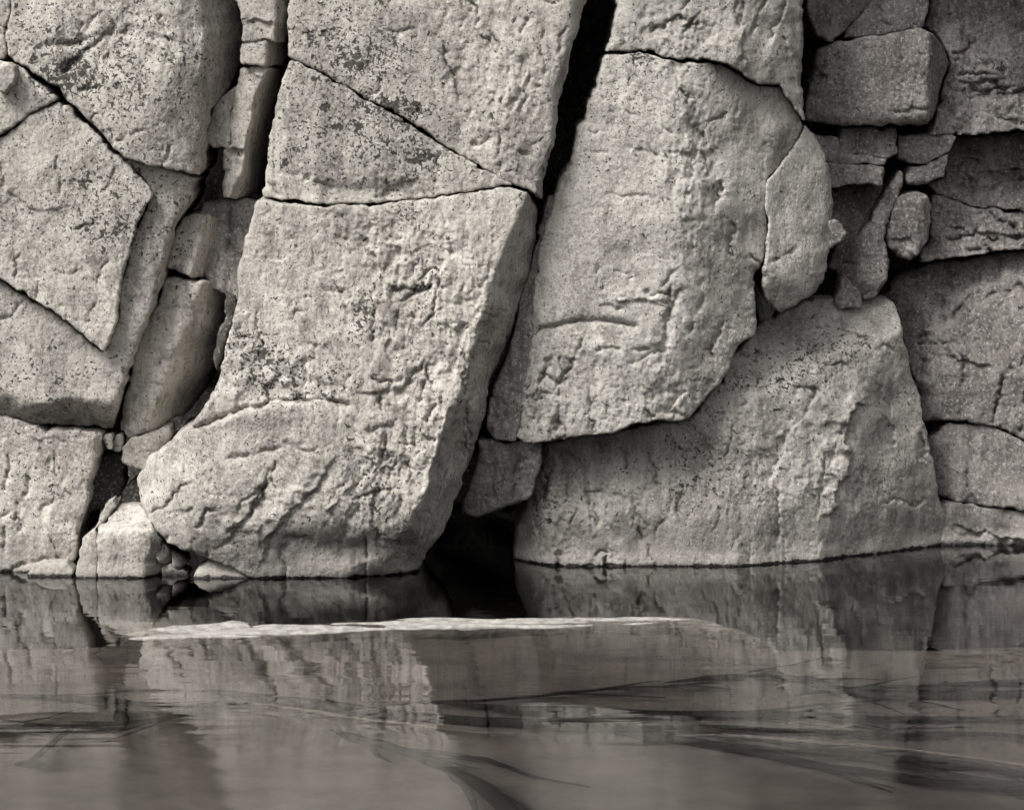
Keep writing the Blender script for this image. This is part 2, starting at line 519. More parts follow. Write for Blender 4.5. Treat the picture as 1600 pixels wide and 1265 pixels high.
    o = link_mesh(name, np.concatenate(cos), np.concatenate(faces), caps, mat or ROCK,
                  {'lichen': np.concatenate(la), 'stain': np.concatenate(sa_)})
    o['label'] = label; o['category'] = cat
    if group: o['group'] = group
    return o

# ------------------------------------------------------------------ the cliff behind, the bed, the water
def sheet(name, xs, ys, zfun, mat, kind='structure', attrs=None):
    X, Yg = np.meshgrid(xs, ys)
    Z = zfun(X, Yg)
    n, m = len(xs), len(ys)
    co = np.stack([X.ravel(), Yg.ravel(), Z.ravel()], 1)
    i = np.arange(n * m).reshape(m, n)
    q = np.stack([i[:-1, :-1].ravel(), i[:-1, 1:].ravel(), i[1:, 1:].ravel(), i[1:, :-1].ravel()], 1)
    at = {k: f(X, Yg).ravel() for k, f in (attrs or {}).items()}
    o = link_mesh(name, co, q, (), mat, at)
    o['kind'] = kind
    return o

def cliff_backing():
    xs = np.concatenate([np.linspace(-40, -7, 30)[:-1], np.linspace(-7, 7, 190), np.linspace(7, 40, 30)[1:]])
    zs = np.concatenate([np.linspace(-4, -0.5, 10)[:-1], np.linspace(-0.5, 7, 110), np.linspace(7, 9, 8)[1:]])
    X, Z = np.meshgrid(xs, zs)
    Y = 5.2 - 1.4 * sstep(2.6, 3.4, X) + 0.05 * Z - 3.6 * sstep(6.1, 6.9, Z)  # unseen upper part bent forward as a roof, keeping skylight out of the gaps
    Y = Y - 0.35 * fbm(X / 2.2, Z / 1.6, 4, 900) - 0.10 * ridged(X / 0.9, Z / 0.5, 3, 901)
    n, m = len(xs), len(zs)
    co = np.stack([X.ravel(), Y.ravel(), Z.ravel()], 1)
    i = np.arange(n * m).reshape(m, n)
    q = np.stack([i[:-1, :-1].ravel(), i[:-1, 1:].ravel(), i[1:, 1:].ravel(), i[1:, :-1].ravel()], 1)
    # the top of the cliff runs back
    top = i[-1]
    c2 = co[top].copy(); c2[:, 1] += 30; c2[:, 2] += 2
    j = len(co) + np.arange(n)
    q2 = np.stack([top[:-1], top[1:], j[1:], j[:-1]], 1)
    co = np.concatenate([co, c2])
    z = np.zeros(len(co))
    o = link_mesh('cliff', co, np.concatenate([q, q2]), (), ROCK_G, {'lichen': z + 0.1, 'stain': z})
    o['kind'] = 'structure'
cliff_backing()

# ------------------------------------------------------------------ left wall
Y895 = wl(895)
rock('cliff_sliver', 'narrow speckled rock cut by the upper left edge, left of a dark vertical crack',
     [(-160,-420),(16,-420),(15,20),(9,60),(6,92),(-160,96)], [(0,50,0.42,0.02,-0.12)], edge=10)
rock('cliff_wedge', 'wedge of speckled rock at the left edge between two dark slanting cracks',
     [(-160,100),(2,99),(24,106),(80,140),(93,153),(62,168),(30,190),(0,211),(-160,252)], [(0,150,0.34,0.05,-0.1)], edge=12, drop=.08)
rock('pebble', 'small pale oval stone wedged in the crack at the upper left edge',
     [(-6,112),(2,103),(14,101),(23,107),(24,120),(17,134),(6,143),(-4,142)], [(10,120,0.16,0,0)], edge=10, drop=.07, rough=.2, thick=.35, lich=0, dome=0, gap=0)
rock('cliff_block', 'large lichen-speckled block at upper left with a shaded rounded right side',
     [(19,-420),(18,20),(10,60),(13,90),(87,134),(150,198),(196,247),(243,257),(280,268),(306,274),(316,262),(318,235),(319,200),
      (334,168),(358,136),(374,90),(377,35),(371,0),(366,-420)],
     [(180,150,0.27,-0.04,-0.10),(270,150,0.26,0.3,-0.06),(318,150,0.43,1.5,0.0)], edge=16, drop=.12,
     feats=[('g',[(38,76),(80,72),(130,60),(152,20),(150,-20)],4,.05),('g',[(85,134),(110,105),(128,84),(160,58),(230,50)],5,.06),
            ('s',[(310,100),(275,92),(245,62),(215,44),(170,70),(155,130)],40,.05),('g',[(155,130),(120,150)],4,.04),('b',(85,40),(30,36),-.08),('b',(215,150),(60,60),-.06)] + fractures(16, (20,-20,310,240), 17, hgt=.022))
rock('boulder', 'broad pale speckled boulder face on the left, above the slanting crack',
     [(-160,257),(0,217),(34,193),(64,173),(94,160),(112,170),(150,210),(192,254),(228,289),(237,302),(213,347),(198,398),(186,450),(176,508),
      (161,549),(140,529),(62,469),(0,434),(-160,395)],
     [(80,350,0.18,-0.02,-0.10)], edge=12, drop=.07,
     feats=[('g',[(2,250),(10,290),(28,312),(32,325)],4,.06),('s',[(0,300),(60,330),(140,320)],40,.03),('g',[(225,300),(205,340),(190,420)],8,.02)] + fractures(12, (0,200,180,480), 18, hgt=.018))
rock('boulder', 'speckled boulder at left whose thin arm climbs beside the dark gap',
     [(-160,401),(0,440),(60,475),(140,535),(161,557),(179,510),(189,450),(201,400),(216,350),(240,303),(229,286),(199,252),(245,260),(304,279),
      (300,302),(285,334),(266,360),(259,410),(254,440),(238,480),(213,530),(203,565),(191,610),(173,666),(62,663),(30,653),(0,650),(-160,648)],
     [(80,560,0.14,0.0,-0.09),(240,450,0.25,0.9,0.21),(80,636,0.16,0,0.9)], edge=10, drop=.08,
     feats=[('g',[(-10,505),(18,490),(42,468)],3,.05),('s',[(40,640),(110,626),(170,640)],30,.06)])
rock('boulder', 'pale boulder at the lower left corner of the cliff standing in the water',
     [(-160,656),(0,653),(40,661),(76,673),(157,676),(154,705),(150,722),(140,760),(131,800),(121,840),(113,872),(104,892),(98,990),(-160,990)],
     [(60,893,wl(893),-0.01,-0.05),(132,800,-0.02,0.9,0.0)], edge=14, drop=.10, soft=3, lich=.1,
     feats=[('g',[(46,735),(40,770),(34,780)],3,.04),('g',[(60,800),(85,785),(112,778)],4,.03),('g',[(-20,890),(40,884),(60,872),(100,868)],3,.05),('g',[(2,810),(18,788)],3,.03),
            ('s',[(45,682),(70,685),(110,690)],20,.03)] + fractures(10, (0,690,120,870), 19, hgt=.022))
rock('stone', 'small pale lens-shaped stone at the waterline by the lower left boulder',
     [(44,897),(58,884),(84,876),(104,877),(113,890),(112,935),(50,935)], [(80,898,wl(900),0,-0.25)], edge=12, drop=.08, rough=.25, thick=.5, lich=.0, dome=0, gap=.5)

# ------------------------------------------------------------------ stones in the left gap
g1 = 'stones wedged in the left gap'
rock('pillar_block', 'top block of the broken pillar in the left gap, cut by the upper edge',
     [(368,-420),(367,0),(375,15),(381,40),(379,62),(415,61),(443,68),(449,45),(452,0),(455,-420)],
     [(410,30,0.70,0.0,-0.1),(430,30,0.72,1.6,0)], edge=10, drop=.10, group=g1, feats=[('s',[(380,40),(402,30),(436,42)],16,.06)])
rock('pillar_block', 'small squat block of the pillar with a pale front, squeezed between two thin cracks',
     [(379,64),(415,63),(444,71),(450,88),(441,102),(400,104),(376,100)],
     [(400,85,0.66,0.02,-0.1),(418,85,0.68,2.2,0.1)], edge=9, drop=.09, group=g1, rough=.5)
rock('pillar_block', 'tall narrow block of the pillar, left side pale and right side in shade',
     [(375,109),(395,106),(438,109),(435,130),(425,190),(415,260),(408,306),(352,310),(349,296),(351,270),(347,250),(348,236),(361,228),(362,200),(369,150)],
     [(385,190,0.70,-0.25,-0.1),(397,170,0.68,2.6,0.66)], edge=10, drop=.10, group=g1, rough=.7,
     feats=[('s',[(345,228),(362,230),(385,232)],60,.09),('s',[(420,130),(395,116),(376,112)],14,-.04)])
rock('flake', 'grey leaf-shaped flake leaning on the left of the tall pillar block',
     [(366,141),(367,152),(361,200),(356,228),(332,231),(316,217),(318,206),(330,191),(337,165),(350,150)],
     [(345,190,0.78,-0.1,-0.1)], edge=8, drop=.06, group=g1, rough=.5, thick=.5, lich=.0)
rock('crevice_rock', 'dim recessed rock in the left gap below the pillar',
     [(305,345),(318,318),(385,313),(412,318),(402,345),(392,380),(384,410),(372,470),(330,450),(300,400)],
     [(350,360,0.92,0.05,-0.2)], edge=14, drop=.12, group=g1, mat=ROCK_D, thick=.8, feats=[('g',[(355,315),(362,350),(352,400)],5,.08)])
rock('stone', 'blunt stone with pale rounded top left corner, perched high in the left gap',
     [(290,341),(283,346),(272,370),(265,400),(263,418),(300,430),(345,438),(370,432),(376,400),(362,370),(350,346),(325,335)],
     [(290,385,0.62,-0.3,-0.25),(314,380,0.62,1.7,0.3)], edge=18, drop=.14, group=g1, rough=.6,
     feats=[('g',[(268,392),(290,395),(305,385)],4,.03)])
rock('stone', 'long leaf-shaped grey stone filling the left gap, right side in shade',
     [(263,433),(256,450),(246,478),(231,500),(216,525),(211,550),(207,575),(204,600),(193,640),(192,668),(200,681),(250,667),(285,651),(305,622),(320,600),
      (339,550),(352,505),(358,470),(348,448),(300,438)],
     [(250,560,0.50,-0.2,-0.15),(276,560,0.50,1.5,0.55)], k=.1, edge=18, drop=.14, group=g1, rough=.8, lich=0.,
     feats=[('g',[(240,484),(275,480),(330,492)],5,.05),('s',[(232,552),(260,548),(300,556)],40,.05),('g',[(205,610),(235,600),(260,606)],4,.03)])
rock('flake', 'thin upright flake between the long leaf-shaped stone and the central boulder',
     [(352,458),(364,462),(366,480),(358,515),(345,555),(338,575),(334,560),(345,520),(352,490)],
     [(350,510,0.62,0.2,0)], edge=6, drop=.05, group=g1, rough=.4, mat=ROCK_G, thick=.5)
rock('stone', 'wedge-shaped pale stone at the foot of the left gap beside the central boulder',
     [(191,722),(195,697),(204,684),(240,673),(268,664),(264,688),(246,714),(226,735),(203,730)],
     [(225,700,0.30,-0.1,0.1),(240,680,0.34,0.3,-0.9),(246,700,0.34,0.9,0)], edge=9, drop=.08, group=g1, rough=.5, thick=.7, lich=0.)
rock('pebble', 'left of two little stones jammed side by side at the foot of the left gap',
     [(159,684),(165,676),(175,676),(178,690),(173,703),(163,703)], [(168,690,0.32,0,0)], edge=6, drop=.06, group=g1, rough=.8, thick=.4, lich=0., dome=0, gap=.3)
rock('pebble', 'right of two little stones jammed side by side at the foot of the left gap',
     [(180,678),(190,675),(194,688),(191,706),(176,704),(175,696)], [(184,690,0.38,0,0)], edge=6, drop=.06, group=g1, rough=.8, thick=.4, lich=0., dome=0, gap=.3)
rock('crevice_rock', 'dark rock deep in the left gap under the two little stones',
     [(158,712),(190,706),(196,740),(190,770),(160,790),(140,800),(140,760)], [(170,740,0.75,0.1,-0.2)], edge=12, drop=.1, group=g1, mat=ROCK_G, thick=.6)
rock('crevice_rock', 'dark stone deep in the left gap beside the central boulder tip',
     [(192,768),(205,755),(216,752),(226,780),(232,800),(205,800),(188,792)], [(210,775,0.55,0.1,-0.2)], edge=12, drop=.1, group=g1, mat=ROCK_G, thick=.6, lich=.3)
rock('flake', 'slim grey rock standing in the water beside the lower left boulder',
     [(117,950),(118,890),(123,862),(131,842),(150,822),(166,788),(178,776),(180,790),(164,812),(152,830),(149,850),(150,900),(152,950)],
     [(130,900,wl(902),0.1,-0.3)], edge=9, drop=.08, rough=.5, thick=.6, lich=0.)
rock('boulder', 'small blocky boulder with pale top standing in the water left of the central boulder',
     [(154,970),(153,900),(152,842),(159,822),(176,806),(186,793),(220,790),(236,812),(248,838),(262,866),(268,900),(270,970)],
     [(200,900,wl(902),-0.05,-0.08),(200,826,-0.2,0,-1.1),(238,860,-0.2,0.9,0)], edge=14, drop=.10, rough=.7, thick=1.0, lich=.05,
     feats=[('g',[(178,822),(182,860),(180,895)],3,.03),('s',[(232,830),(228,860),(240,880)],16,.04)])
g2 = 'rubble stones at the foot of the central boulder'
rock('rubble_stone', 'knobby broken stone at top of the rubble beside the small blocky boulder',
     [(238,838),(256,846),(268,862),(266,878),(250,882),(240,868)], [(252,862,-0.12,0.3,-0.6),(258,862,-0.10,1.2,0)], edge=6, drop=.06, rough=.7, thick=.6, dome=0, gap=0, group=g2, lich=.2)
rock('rubble_stone', 'small broken stone in the middle of the rubble under the central boulder',
     [(266,854),(284,864),(292,880),(280,890),(268,884)], [(278,872,-0.06,0.2,-0.8),(284,872,-0.05,1.0,0.2)], edge=6, drop=.06, rough=.7, thick=.6, dome=0, gap=0, group=g2, lich=.2, mat=ROCK_G)
rock('rubble_stone', 'dark broken stone low in the rubble beside the small blocky boulder',
     [(248,884),(266,880),(282,890),(292,888),(300,900),(302,925),(250,925)], [(272,900,-0.16,0.1,-0.5)], edge=6, drop=.06, rough=.7, thick=.6, dome=0, gap=0, group=g2, stain=.7, mat=ROCK_G)
rock('stone', 'pale low triangular stone at the waterline under the central boulder',
     [(300,935),(303,898),(310,884),(330,877),(356,886),(390,899),(400,935)], [(340,903,wl(903),0.05,-0.4)], edge=9, drop=.06, rough=.35, thick=.6, lich=0., dome=0)

# ------------------------------------------------------------------ centre
rock('cliff_block', 'huge pale slab at top centre left of the black vertical gap',
     [(456,-420),(453,0),(449,60),(453,91),(481,104),(531,129),(606,169),(641,189),(691,224),(746,254),(791,284),(845,308),(850,280),(862,225),(875,150),
      (890,80),(905,40),(916,0),(930,-420)],
     [(650,150,0.20,0.0,-0.09),(880,100,0.27,1.1,0.10)], edge=14, drop=.10, lich=.16,
     feats=[('s',[(742,80),(738,130),(730,190),(712,225)],24,.04),('s',[(845,70),(825,110),(815,150),(790,200)],30,.045),('g',[(725,60),(716,120)],5,.03),
            ('g',[(690,140),(705,120),(720,110)],4,.03),('g',[(560,152),(575,140)],8,.04),('g',[(640,182),(660,170)],8,.04),('b',(800,200),(60,80),-.05),('s',[(820,190),(800,240),(830,290)],30,.03)] + fractures(24, (690,-20,890,270), 4, hgt=.025) + fractures(8, (470,0,680,150), 5, hgt=.015))
rock('cliff_wedge', 'pale triangular block under the slanting crack, resting on the central boulder',
     [(456,98),(476,108),(531,135),(601,173),(690,230),(746,260),(798,287),(780,291),(700,301),(640,311),(580,317),(520,317),(470,312),(440,308),
      (413,305),(415,270),(426,200),(441,130)],
     [(560,240,0.07,0.0,-0.05),(450,200,0.09,-0.5,0)], edge=10, drop=.07, lich=.16,
     feats=[('s',[(578,318),(603,297),(638,277),(662,271)],30,.06),('g',[(689,235),(684,262),(679,292)],2.5,.05),('g',[(413,282),(428,290),(438,308)],2.5,.05),
            ('g',[(462,278),(500,284),(530,300)],8,.05),('b',(560,300),(100,14),.05),('g',[(470,280),(450,270),(430,278)],6,.04)])
rock('boulder', 'huge pale central boulder with bulging cracked foot in the water',
     [(409,313),(440,316),(480,321),(540,323),(600,323),(660,313),(720,305),(780,297),(800,294),(826,306),(836,330),(836,370),(826,430),(806,490),(786,545),
      (767,592),(757,640),(742,690),(733,720),(716,770),(692,830),(668,862),(658,885),(654,970),(400,985),(396,905),(380,898),(330,872),(290,858),(262,843),(240,818),(222,785),
      (213,745),(231,720),(266,690),(300,668),(311,650),(336,610),(351,560),(363,510),(371,470),(373,420),(386,380),(396,350),(405,320)],
     [(500,760,-0.48,0.0,-0.10),(500,826,-0.47,0,0.16),(560,893,-0.35,0.5,0.8),(790,400,-0.12,1.7,0.485),(300,745,-0.40,-0.55,-0.05)], edge=14, drop=.12, lich=.14, rough=1.1,
     feats=[('s',[(540,632),(500,623),(420,630),(355,651),(300,671)],60,.10),('g',[(300,671),(355,651),(420,630),(500,623),(545,632)],3,.09,1),
            ('g',[(520,700),(480,704),(430,697),(412,705),(380,716),(340,720)],4,.06),
            ('s',[(528,705),(505,745),(480,775),(440,810),(415,845),(402,900)],26,-.09),('g',[(525,712),(500,752),(470,790),(428,828),(408,880)],5,.07),
            ('s',[(430,735),(405,780),(370,825),(335,862)],24,-.09),('g',[(432,740),(400,788),(360,835),(325,865)],5,.06),
            ('s',[(555,755),(530,780),(505,810)],16,-.05),('g',[(545,752),(515,790)],3,.05),('g',[(455,845),(470,838),(500,850)],5,.05),
            ('g',[(445,870),(450,845),(480,835)],5,.05),('g',[(535,860),(540,820),(560,790),(556,740)],4,.05),
            ('s',[(536,325),(538,370),(548,405)],14,.06),('s',[(578,325),(586,350),(575,390),(600,430),(622,360)],20,.07),('g',[(586,330),(600,360),(622,375),(622,440),(608,480)],4,.05),
            ('g',[(643,410),(650,440),(645,470),(632,480)],3,.06),('s',[(690,400),(692,440),(690,460)],14,.05),('g',[(622,480),(620,510),(618,530)],3,.06),('g',[(645,480),(650,530)],3,.05),
            ('s',[(730,495),(715,515),(722,545),(700,530)],18,.05),('s',[(770,410),(745,470),(720,530),(705,620)],26,.05),('s',[(555,612),(600,613),(630,606),(660,580)],12,.06),
            ('g',[(568,676),(600,668),(620,662)],4,.06),('s',[(655,680),(690,686),(685,690)],14,.06),('g',[(605,740),(612,690),(620,640)],4,.05),('g',[(650,640),(645,700),(620,760)],4,.04),
            ('g',[(590,700),(598,740),(590,780)],4,.05),('g',[(500,450),(535,452)],3,.03),('g',[(480,470),(484,440)],3,.03),('g',[(668,790),(675,830)],4,.06),('s',[(560,790),(600,840),(650,850)],20,.05),
            ('b',(420,640),(110,26),-.06),('b',(330,750),(80,60),-.07),('b',(540,856),(110,24),.11),('g',[(738,640),(748,610),(755,580)],4,.05),('b',(568,490),(16,18),.04)] + fractures(46, (560,340,800,840), 1, hgt=.035) + fractures(12, (390,340,560,600), 2, hgt=.018) + fractures(12, (240,700,520,860), 3, hgt=.03))
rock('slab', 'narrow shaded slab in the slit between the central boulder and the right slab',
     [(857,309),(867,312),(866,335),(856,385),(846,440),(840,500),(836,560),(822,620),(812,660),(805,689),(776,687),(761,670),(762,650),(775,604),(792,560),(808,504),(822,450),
      (836,400),(850,330)], [(820,560,0.40,-0.30,-0.10)], edge=8, drop=.06, mat=ROCK_D, thick=.9, rough=.7,  # dark granite paints the shadow on this side face
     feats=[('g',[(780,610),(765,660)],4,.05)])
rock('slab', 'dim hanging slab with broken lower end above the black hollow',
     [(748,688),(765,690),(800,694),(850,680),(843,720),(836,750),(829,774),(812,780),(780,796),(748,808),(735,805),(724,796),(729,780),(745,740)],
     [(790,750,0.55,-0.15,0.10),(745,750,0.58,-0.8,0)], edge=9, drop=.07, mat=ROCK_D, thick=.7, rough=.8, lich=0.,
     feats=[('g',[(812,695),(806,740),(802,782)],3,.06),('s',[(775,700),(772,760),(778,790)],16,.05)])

# ------------------------------------------------------------------ right slab and its base
rock('cliff_block', 'pale block at the top right of the black gap, above a thin level crack',
     [(963,-420),(963,0),(960,40),(948,79),(1000,76),(1060,90),(1143,99),(1170,116),(1190,130),(1217,134),(1246,176),(1254,186),(1251,120),(1252,80),(1256,0),(1262,-420)],
     [(1050,60,0.53,0.0,-0.08),(1160,60,0.58,0.44,-0.02)], edge=12, drop=.09, mat=ROCK_R, lich=.14,
     feats=[('s',[(1045,0),(1042,40),(1030,75)],24,.04),('s',[(1118,30),(1112,60),(1095,80)],24,.04),('g',[(1008,0),(1012,30)],4,.03),('s',[(1165,30),(1158,70),(1172,110)],24,-.06)] + fractures(14, (970,-20,1230,110), 9, hgt=.025))
rock('slab', 'great pale leaning slab right of the black gap, overhanging the base rock',
     [(950,86),(1000,83),(1060,98),(1140,107),(1165,124),(1188,137),(1216,140),(1243,180),(1252,196),(1238,230),(1212,262),(1195,283),(1197,330),(1195,380),(1191,410),
      (1178,435),(1182,500),(1178,520),(1160,531),(1146,549),(1138,575),(1124,600),(1100,621),(1076,650),(1060,655),(1030,656),(960,672),(900,682),(860,688),(845,691),(820,691),(806,682),
      (808,655),(818,612),(829,560),(833,500),(838,440),(846,390),(861,322),(876,290),(891,250),(903,200),(917,190),(920,168),(933,120),(943,92)],
     [(960,660,0.16,-0.02,-0.07),(1115,200,0.47,0.44,0.02),(1080,420,0.33,0.40,-0.06),(900,600,0.16,-0.25,-0.05)], edge=13, drop=.10, mat=ROCK_R, rough=1.0, lich=.1, k=.07,
     feats=[('g',[(832,513),(862,511),(885,503),(905,500),(940,503),(990,508)],4,.08,1),('s',[(1050,480),(1000,470),(965,472),(955,455)],20,-.05),('s',[(880,518),(945,517)],12,-.05),
            ('g',[(960,462),(1000,470),(1060,476)],3,.04),('g',[(938,410),(941,460)],2.5,.05),('g',[(975,228),(1040,247),(1080,240),(1090,225)],4,.04),('g',[(900,240),(960,232)],3,.02),
            ('g',[(930,303),(1000,304),(1045,312)],3,.03),('s',[(1090,170),(1100,210),(1085,250),(1070,330)],24,.05),('g',[(1030,455),(1050,430),(1065,410)],3,.04),
            ('g',[(1095,430),(1100,470),(1085,500)],4,.05),('s',[(1050,520),(1040,560),(1020,590)],24,.05),('s',[(1080,610),(1055,620),(1035,650)],22,.08),('g',[(870,600),(876,640),(874,682)],4,.07),
            ('g',[(1075,650),(1050,640),(1010,655)],6,.06),('b',(970,395),(20,16),.04),('b',(920,540),(50,18),-.05),('s',[(828,640),(850,580),(870,540)],26,.04),('b',(1180,190),(30,60),.05),
            ('g',[(1242,200),(1225,240),(1195,280)],6,.05),('b',(1215,200),(24,30),-.09),('g',[(1170,330),(1165,400)],5,.03)] + fractures(22, (1040,120,1180,640), 6, hgt=.03) + fractures(16, (830,520,1060,680), 7, hgt=.028) + fractures(10, (900,110,1060,500), 8, horiz=True, hgt=.014))
rock('flake', 'smooth pale leaf-shaped flake on the right side of the leaning slab',
     [(1241,232),(1258,197),(1275,220),(1292,248),(1299,290),(1298,340),(1295,420),(1286,440),(1266,460),(1236,479),(1218,487),(1204,476),(1192,446),(1197,416),(1199,380),(1201,330),(1199,286),(1215,266)],
     [(1240,350,0.95,0.42,-0.09),(1290,350,1.2,1.0,0),(1240,478,1.0,0.3,0.35)], edge=12, drop=.10, mat=ROCK_R, rough=.6, lich=.0,
     feats=[('g',[(1200,412),(1225,402),(1250,385)],3,.04),('b',(1230,420),(30,30),-.05)])
rock('boulder', 'broad pale base rock with sloping top standing in the water at right',
     [(838,712),(850,694),(862,690),(960,676),(1060,660),(1082,652),(1105,623),(1130,598),(1142,560),(1170,528),(1195,500),(1240,482),(1270,469),(1330,467),(1384,469),(1397,475),(1404,498),
      (1414,540),(1425,590),(1439,640),(1446,680),(1455,720),(1467,780),(1478,810),(1483,860),(1488,960),(800,960),(805,862),(808,820),(820,790),(826,762)],
     [(1000,882,wl(884),0.0,-0.10),(1150,606,0.92,0.08,-0.60),(1180,882,wl(882),0.28,-0.11),(1312,760,1.09,0.60,0.0),(840,850,0.72,-0.8,-0.1),(1432,640,1.62,1.6,-0.35)], edge=10, drop=.08, rough=.85, mat=ROCK_R, k=.012, lich=.14,
     feats=[('g',[(1270,600),(1265,630),(1258,650)],3,.05),('s',[(1258,650),(1230,690),(1218,720),(1200,765)],34,.10),('g',[(1230,695),(1215,730),(1200,765)],3,.06),
            ('s',[(1390,620),(1340,630),(1325,670),(1330,720),(1300,800),(1270,815)],40,-.11),('s',[(1380,645),(1395,660),(1400,700)],20,.05),('g',[(1437,672),(1440,700),(1442,720)],4,.08),
            ('g',[(1285,742),(1310,745)],3,.04),('s',[(1260,760),(1285,765),(1295,790),(1270,812)],20,.05),('s',[(1110,655),(1106,690),(1120,705)],20,.04),
            ('s',[(990,765),(1000,800),(1015,830)],20,.06),('b',(960,800),(40,30),-.05),('b',(1000,845),(14,18),.06),('g',[(920,712),(918,740)],5,.05),('g',[(910,770),(950,768),(980,775)],4,.05),
            ('g',[(855,780),(858,840),(850,880)],4,.07),('g',[(835,800),(845,830),(842,860)],4,.05),('g',[(1150,610),(1200,603),(1260,590)],4,.05),('b',(1120,720),(40,24),.03),
            ('b',(1250,780),(30,30),-.04)] + fractures(20, (840,680,1010,870), 10, hgt=.03) + fractures(16, (1020,640,1460,850), 11, hgt=.02) + fractures(14, (1140,500,1390,600), 12, horiz=True, hgt=.02))

# ------------------------------------------------------------------ dark recess on the right
g3 = 'broken blocks of the dark recess at right'
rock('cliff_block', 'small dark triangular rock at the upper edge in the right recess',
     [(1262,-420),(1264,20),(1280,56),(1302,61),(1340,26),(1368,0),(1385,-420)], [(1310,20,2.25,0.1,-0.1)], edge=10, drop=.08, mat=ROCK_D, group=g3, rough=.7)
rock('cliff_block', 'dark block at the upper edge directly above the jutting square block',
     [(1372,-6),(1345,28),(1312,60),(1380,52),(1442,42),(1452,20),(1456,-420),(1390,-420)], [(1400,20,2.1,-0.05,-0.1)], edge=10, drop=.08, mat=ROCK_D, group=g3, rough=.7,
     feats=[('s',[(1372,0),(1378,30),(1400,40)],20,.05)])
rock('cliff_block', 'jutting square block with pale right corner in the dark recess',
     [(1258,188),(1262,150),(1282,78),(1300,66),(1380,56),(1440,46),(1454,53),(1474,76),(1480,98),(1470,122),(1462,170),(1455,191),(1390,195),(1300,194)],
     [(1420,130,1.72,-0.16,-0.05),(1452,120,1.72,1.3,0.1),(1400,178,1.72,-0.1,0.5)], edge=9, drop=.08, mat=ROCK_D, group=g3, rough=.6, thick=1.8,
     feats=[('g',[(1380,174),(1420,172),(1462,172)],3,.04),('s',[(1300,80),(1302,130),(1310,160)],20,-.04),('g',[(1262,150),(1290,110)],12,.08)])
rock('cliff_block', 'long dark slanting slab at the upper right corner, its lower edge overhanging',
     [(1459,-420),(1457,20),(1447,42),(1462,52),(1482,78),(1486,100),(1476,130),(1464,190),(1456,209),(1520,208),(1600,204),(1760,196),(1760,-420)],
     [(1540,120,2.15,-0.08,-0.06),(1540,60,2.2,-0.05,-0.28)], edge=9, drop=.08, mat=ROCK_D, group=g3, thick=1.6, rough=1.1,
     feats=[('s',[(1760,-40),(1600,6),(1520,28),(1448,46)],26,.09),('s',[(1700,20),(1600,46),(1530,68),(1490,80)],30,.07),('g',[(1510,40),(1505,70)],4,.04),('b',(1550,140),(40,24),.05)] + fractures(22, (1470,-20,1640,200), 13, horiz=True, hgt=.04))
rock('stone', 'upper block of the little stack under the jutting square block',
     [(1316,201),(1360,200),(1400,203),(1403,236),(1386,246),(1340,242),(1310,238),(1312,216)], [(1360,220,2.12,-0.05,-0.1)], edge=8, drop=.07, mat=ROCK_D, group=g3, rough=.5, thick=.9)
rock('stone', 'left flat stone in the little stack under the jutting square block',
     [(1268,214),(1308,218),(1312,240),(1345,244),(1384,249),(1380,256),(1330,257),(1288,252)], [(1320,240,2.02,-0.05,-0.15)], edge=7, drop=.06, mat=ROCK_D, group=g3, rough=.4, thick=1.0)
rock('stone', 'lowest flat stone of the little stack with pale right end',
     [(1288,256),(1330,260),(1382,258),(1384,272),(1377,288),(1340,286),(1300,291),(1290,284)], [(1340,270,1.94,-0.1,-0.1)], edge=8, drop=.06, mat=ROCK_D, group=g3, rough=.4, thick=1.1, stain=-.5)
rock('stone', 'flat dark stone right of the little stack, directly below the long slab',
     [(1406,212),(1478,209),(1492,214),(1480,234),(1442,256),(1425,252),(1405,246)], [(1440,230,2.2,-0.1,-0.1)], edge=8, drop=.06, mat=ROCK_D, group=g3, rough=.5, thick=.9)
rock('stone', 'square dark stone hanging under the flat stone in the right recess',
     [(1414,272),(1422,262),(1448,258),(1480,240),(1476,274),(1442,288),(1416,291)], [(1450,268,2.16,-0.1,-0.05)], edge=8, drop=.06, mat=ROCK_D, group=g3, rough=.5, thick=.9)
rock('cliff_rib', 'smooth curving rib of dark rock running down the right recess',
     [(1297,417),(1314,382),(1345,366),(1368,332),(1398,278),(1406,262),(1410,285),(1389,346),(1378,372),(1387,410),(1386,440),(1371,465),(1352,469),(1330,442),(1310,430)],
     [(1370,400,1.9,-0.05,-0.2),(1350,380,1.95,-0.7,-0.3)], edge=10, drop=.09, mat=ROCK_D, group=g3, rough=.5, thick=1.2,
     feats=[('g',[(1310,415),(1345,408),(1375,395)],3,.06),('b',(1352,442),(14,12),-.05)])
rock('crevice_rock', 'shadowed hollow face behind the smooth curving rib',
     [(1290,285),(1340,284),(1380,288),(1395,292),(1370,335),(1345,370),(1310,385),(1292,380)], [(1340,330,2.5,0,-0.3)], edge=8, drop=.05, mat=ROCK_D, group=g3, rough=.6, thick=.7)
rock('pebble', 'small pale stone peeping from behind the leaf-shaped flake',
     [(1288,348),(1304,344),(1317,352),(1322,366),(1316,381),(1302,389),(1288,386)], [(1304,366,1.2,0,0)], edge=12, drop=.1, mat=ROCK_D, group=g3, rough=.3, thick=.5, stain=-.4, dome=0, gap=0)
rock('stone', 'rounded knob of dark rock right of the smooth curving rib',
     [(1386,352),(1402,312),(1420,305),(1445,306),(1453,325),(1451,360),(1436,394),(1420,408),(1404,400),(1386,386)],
     [(1425,350,1.95,-0.3,-0.05),(1440,350,1.95,0.5,0.05)], edge=14, drop=.11, mat=ROCK_D, group=g3, rough=.6, thick=1.0, feats=[('s',[(1390,372),(1420,372),(1430,385)],16,.06)])
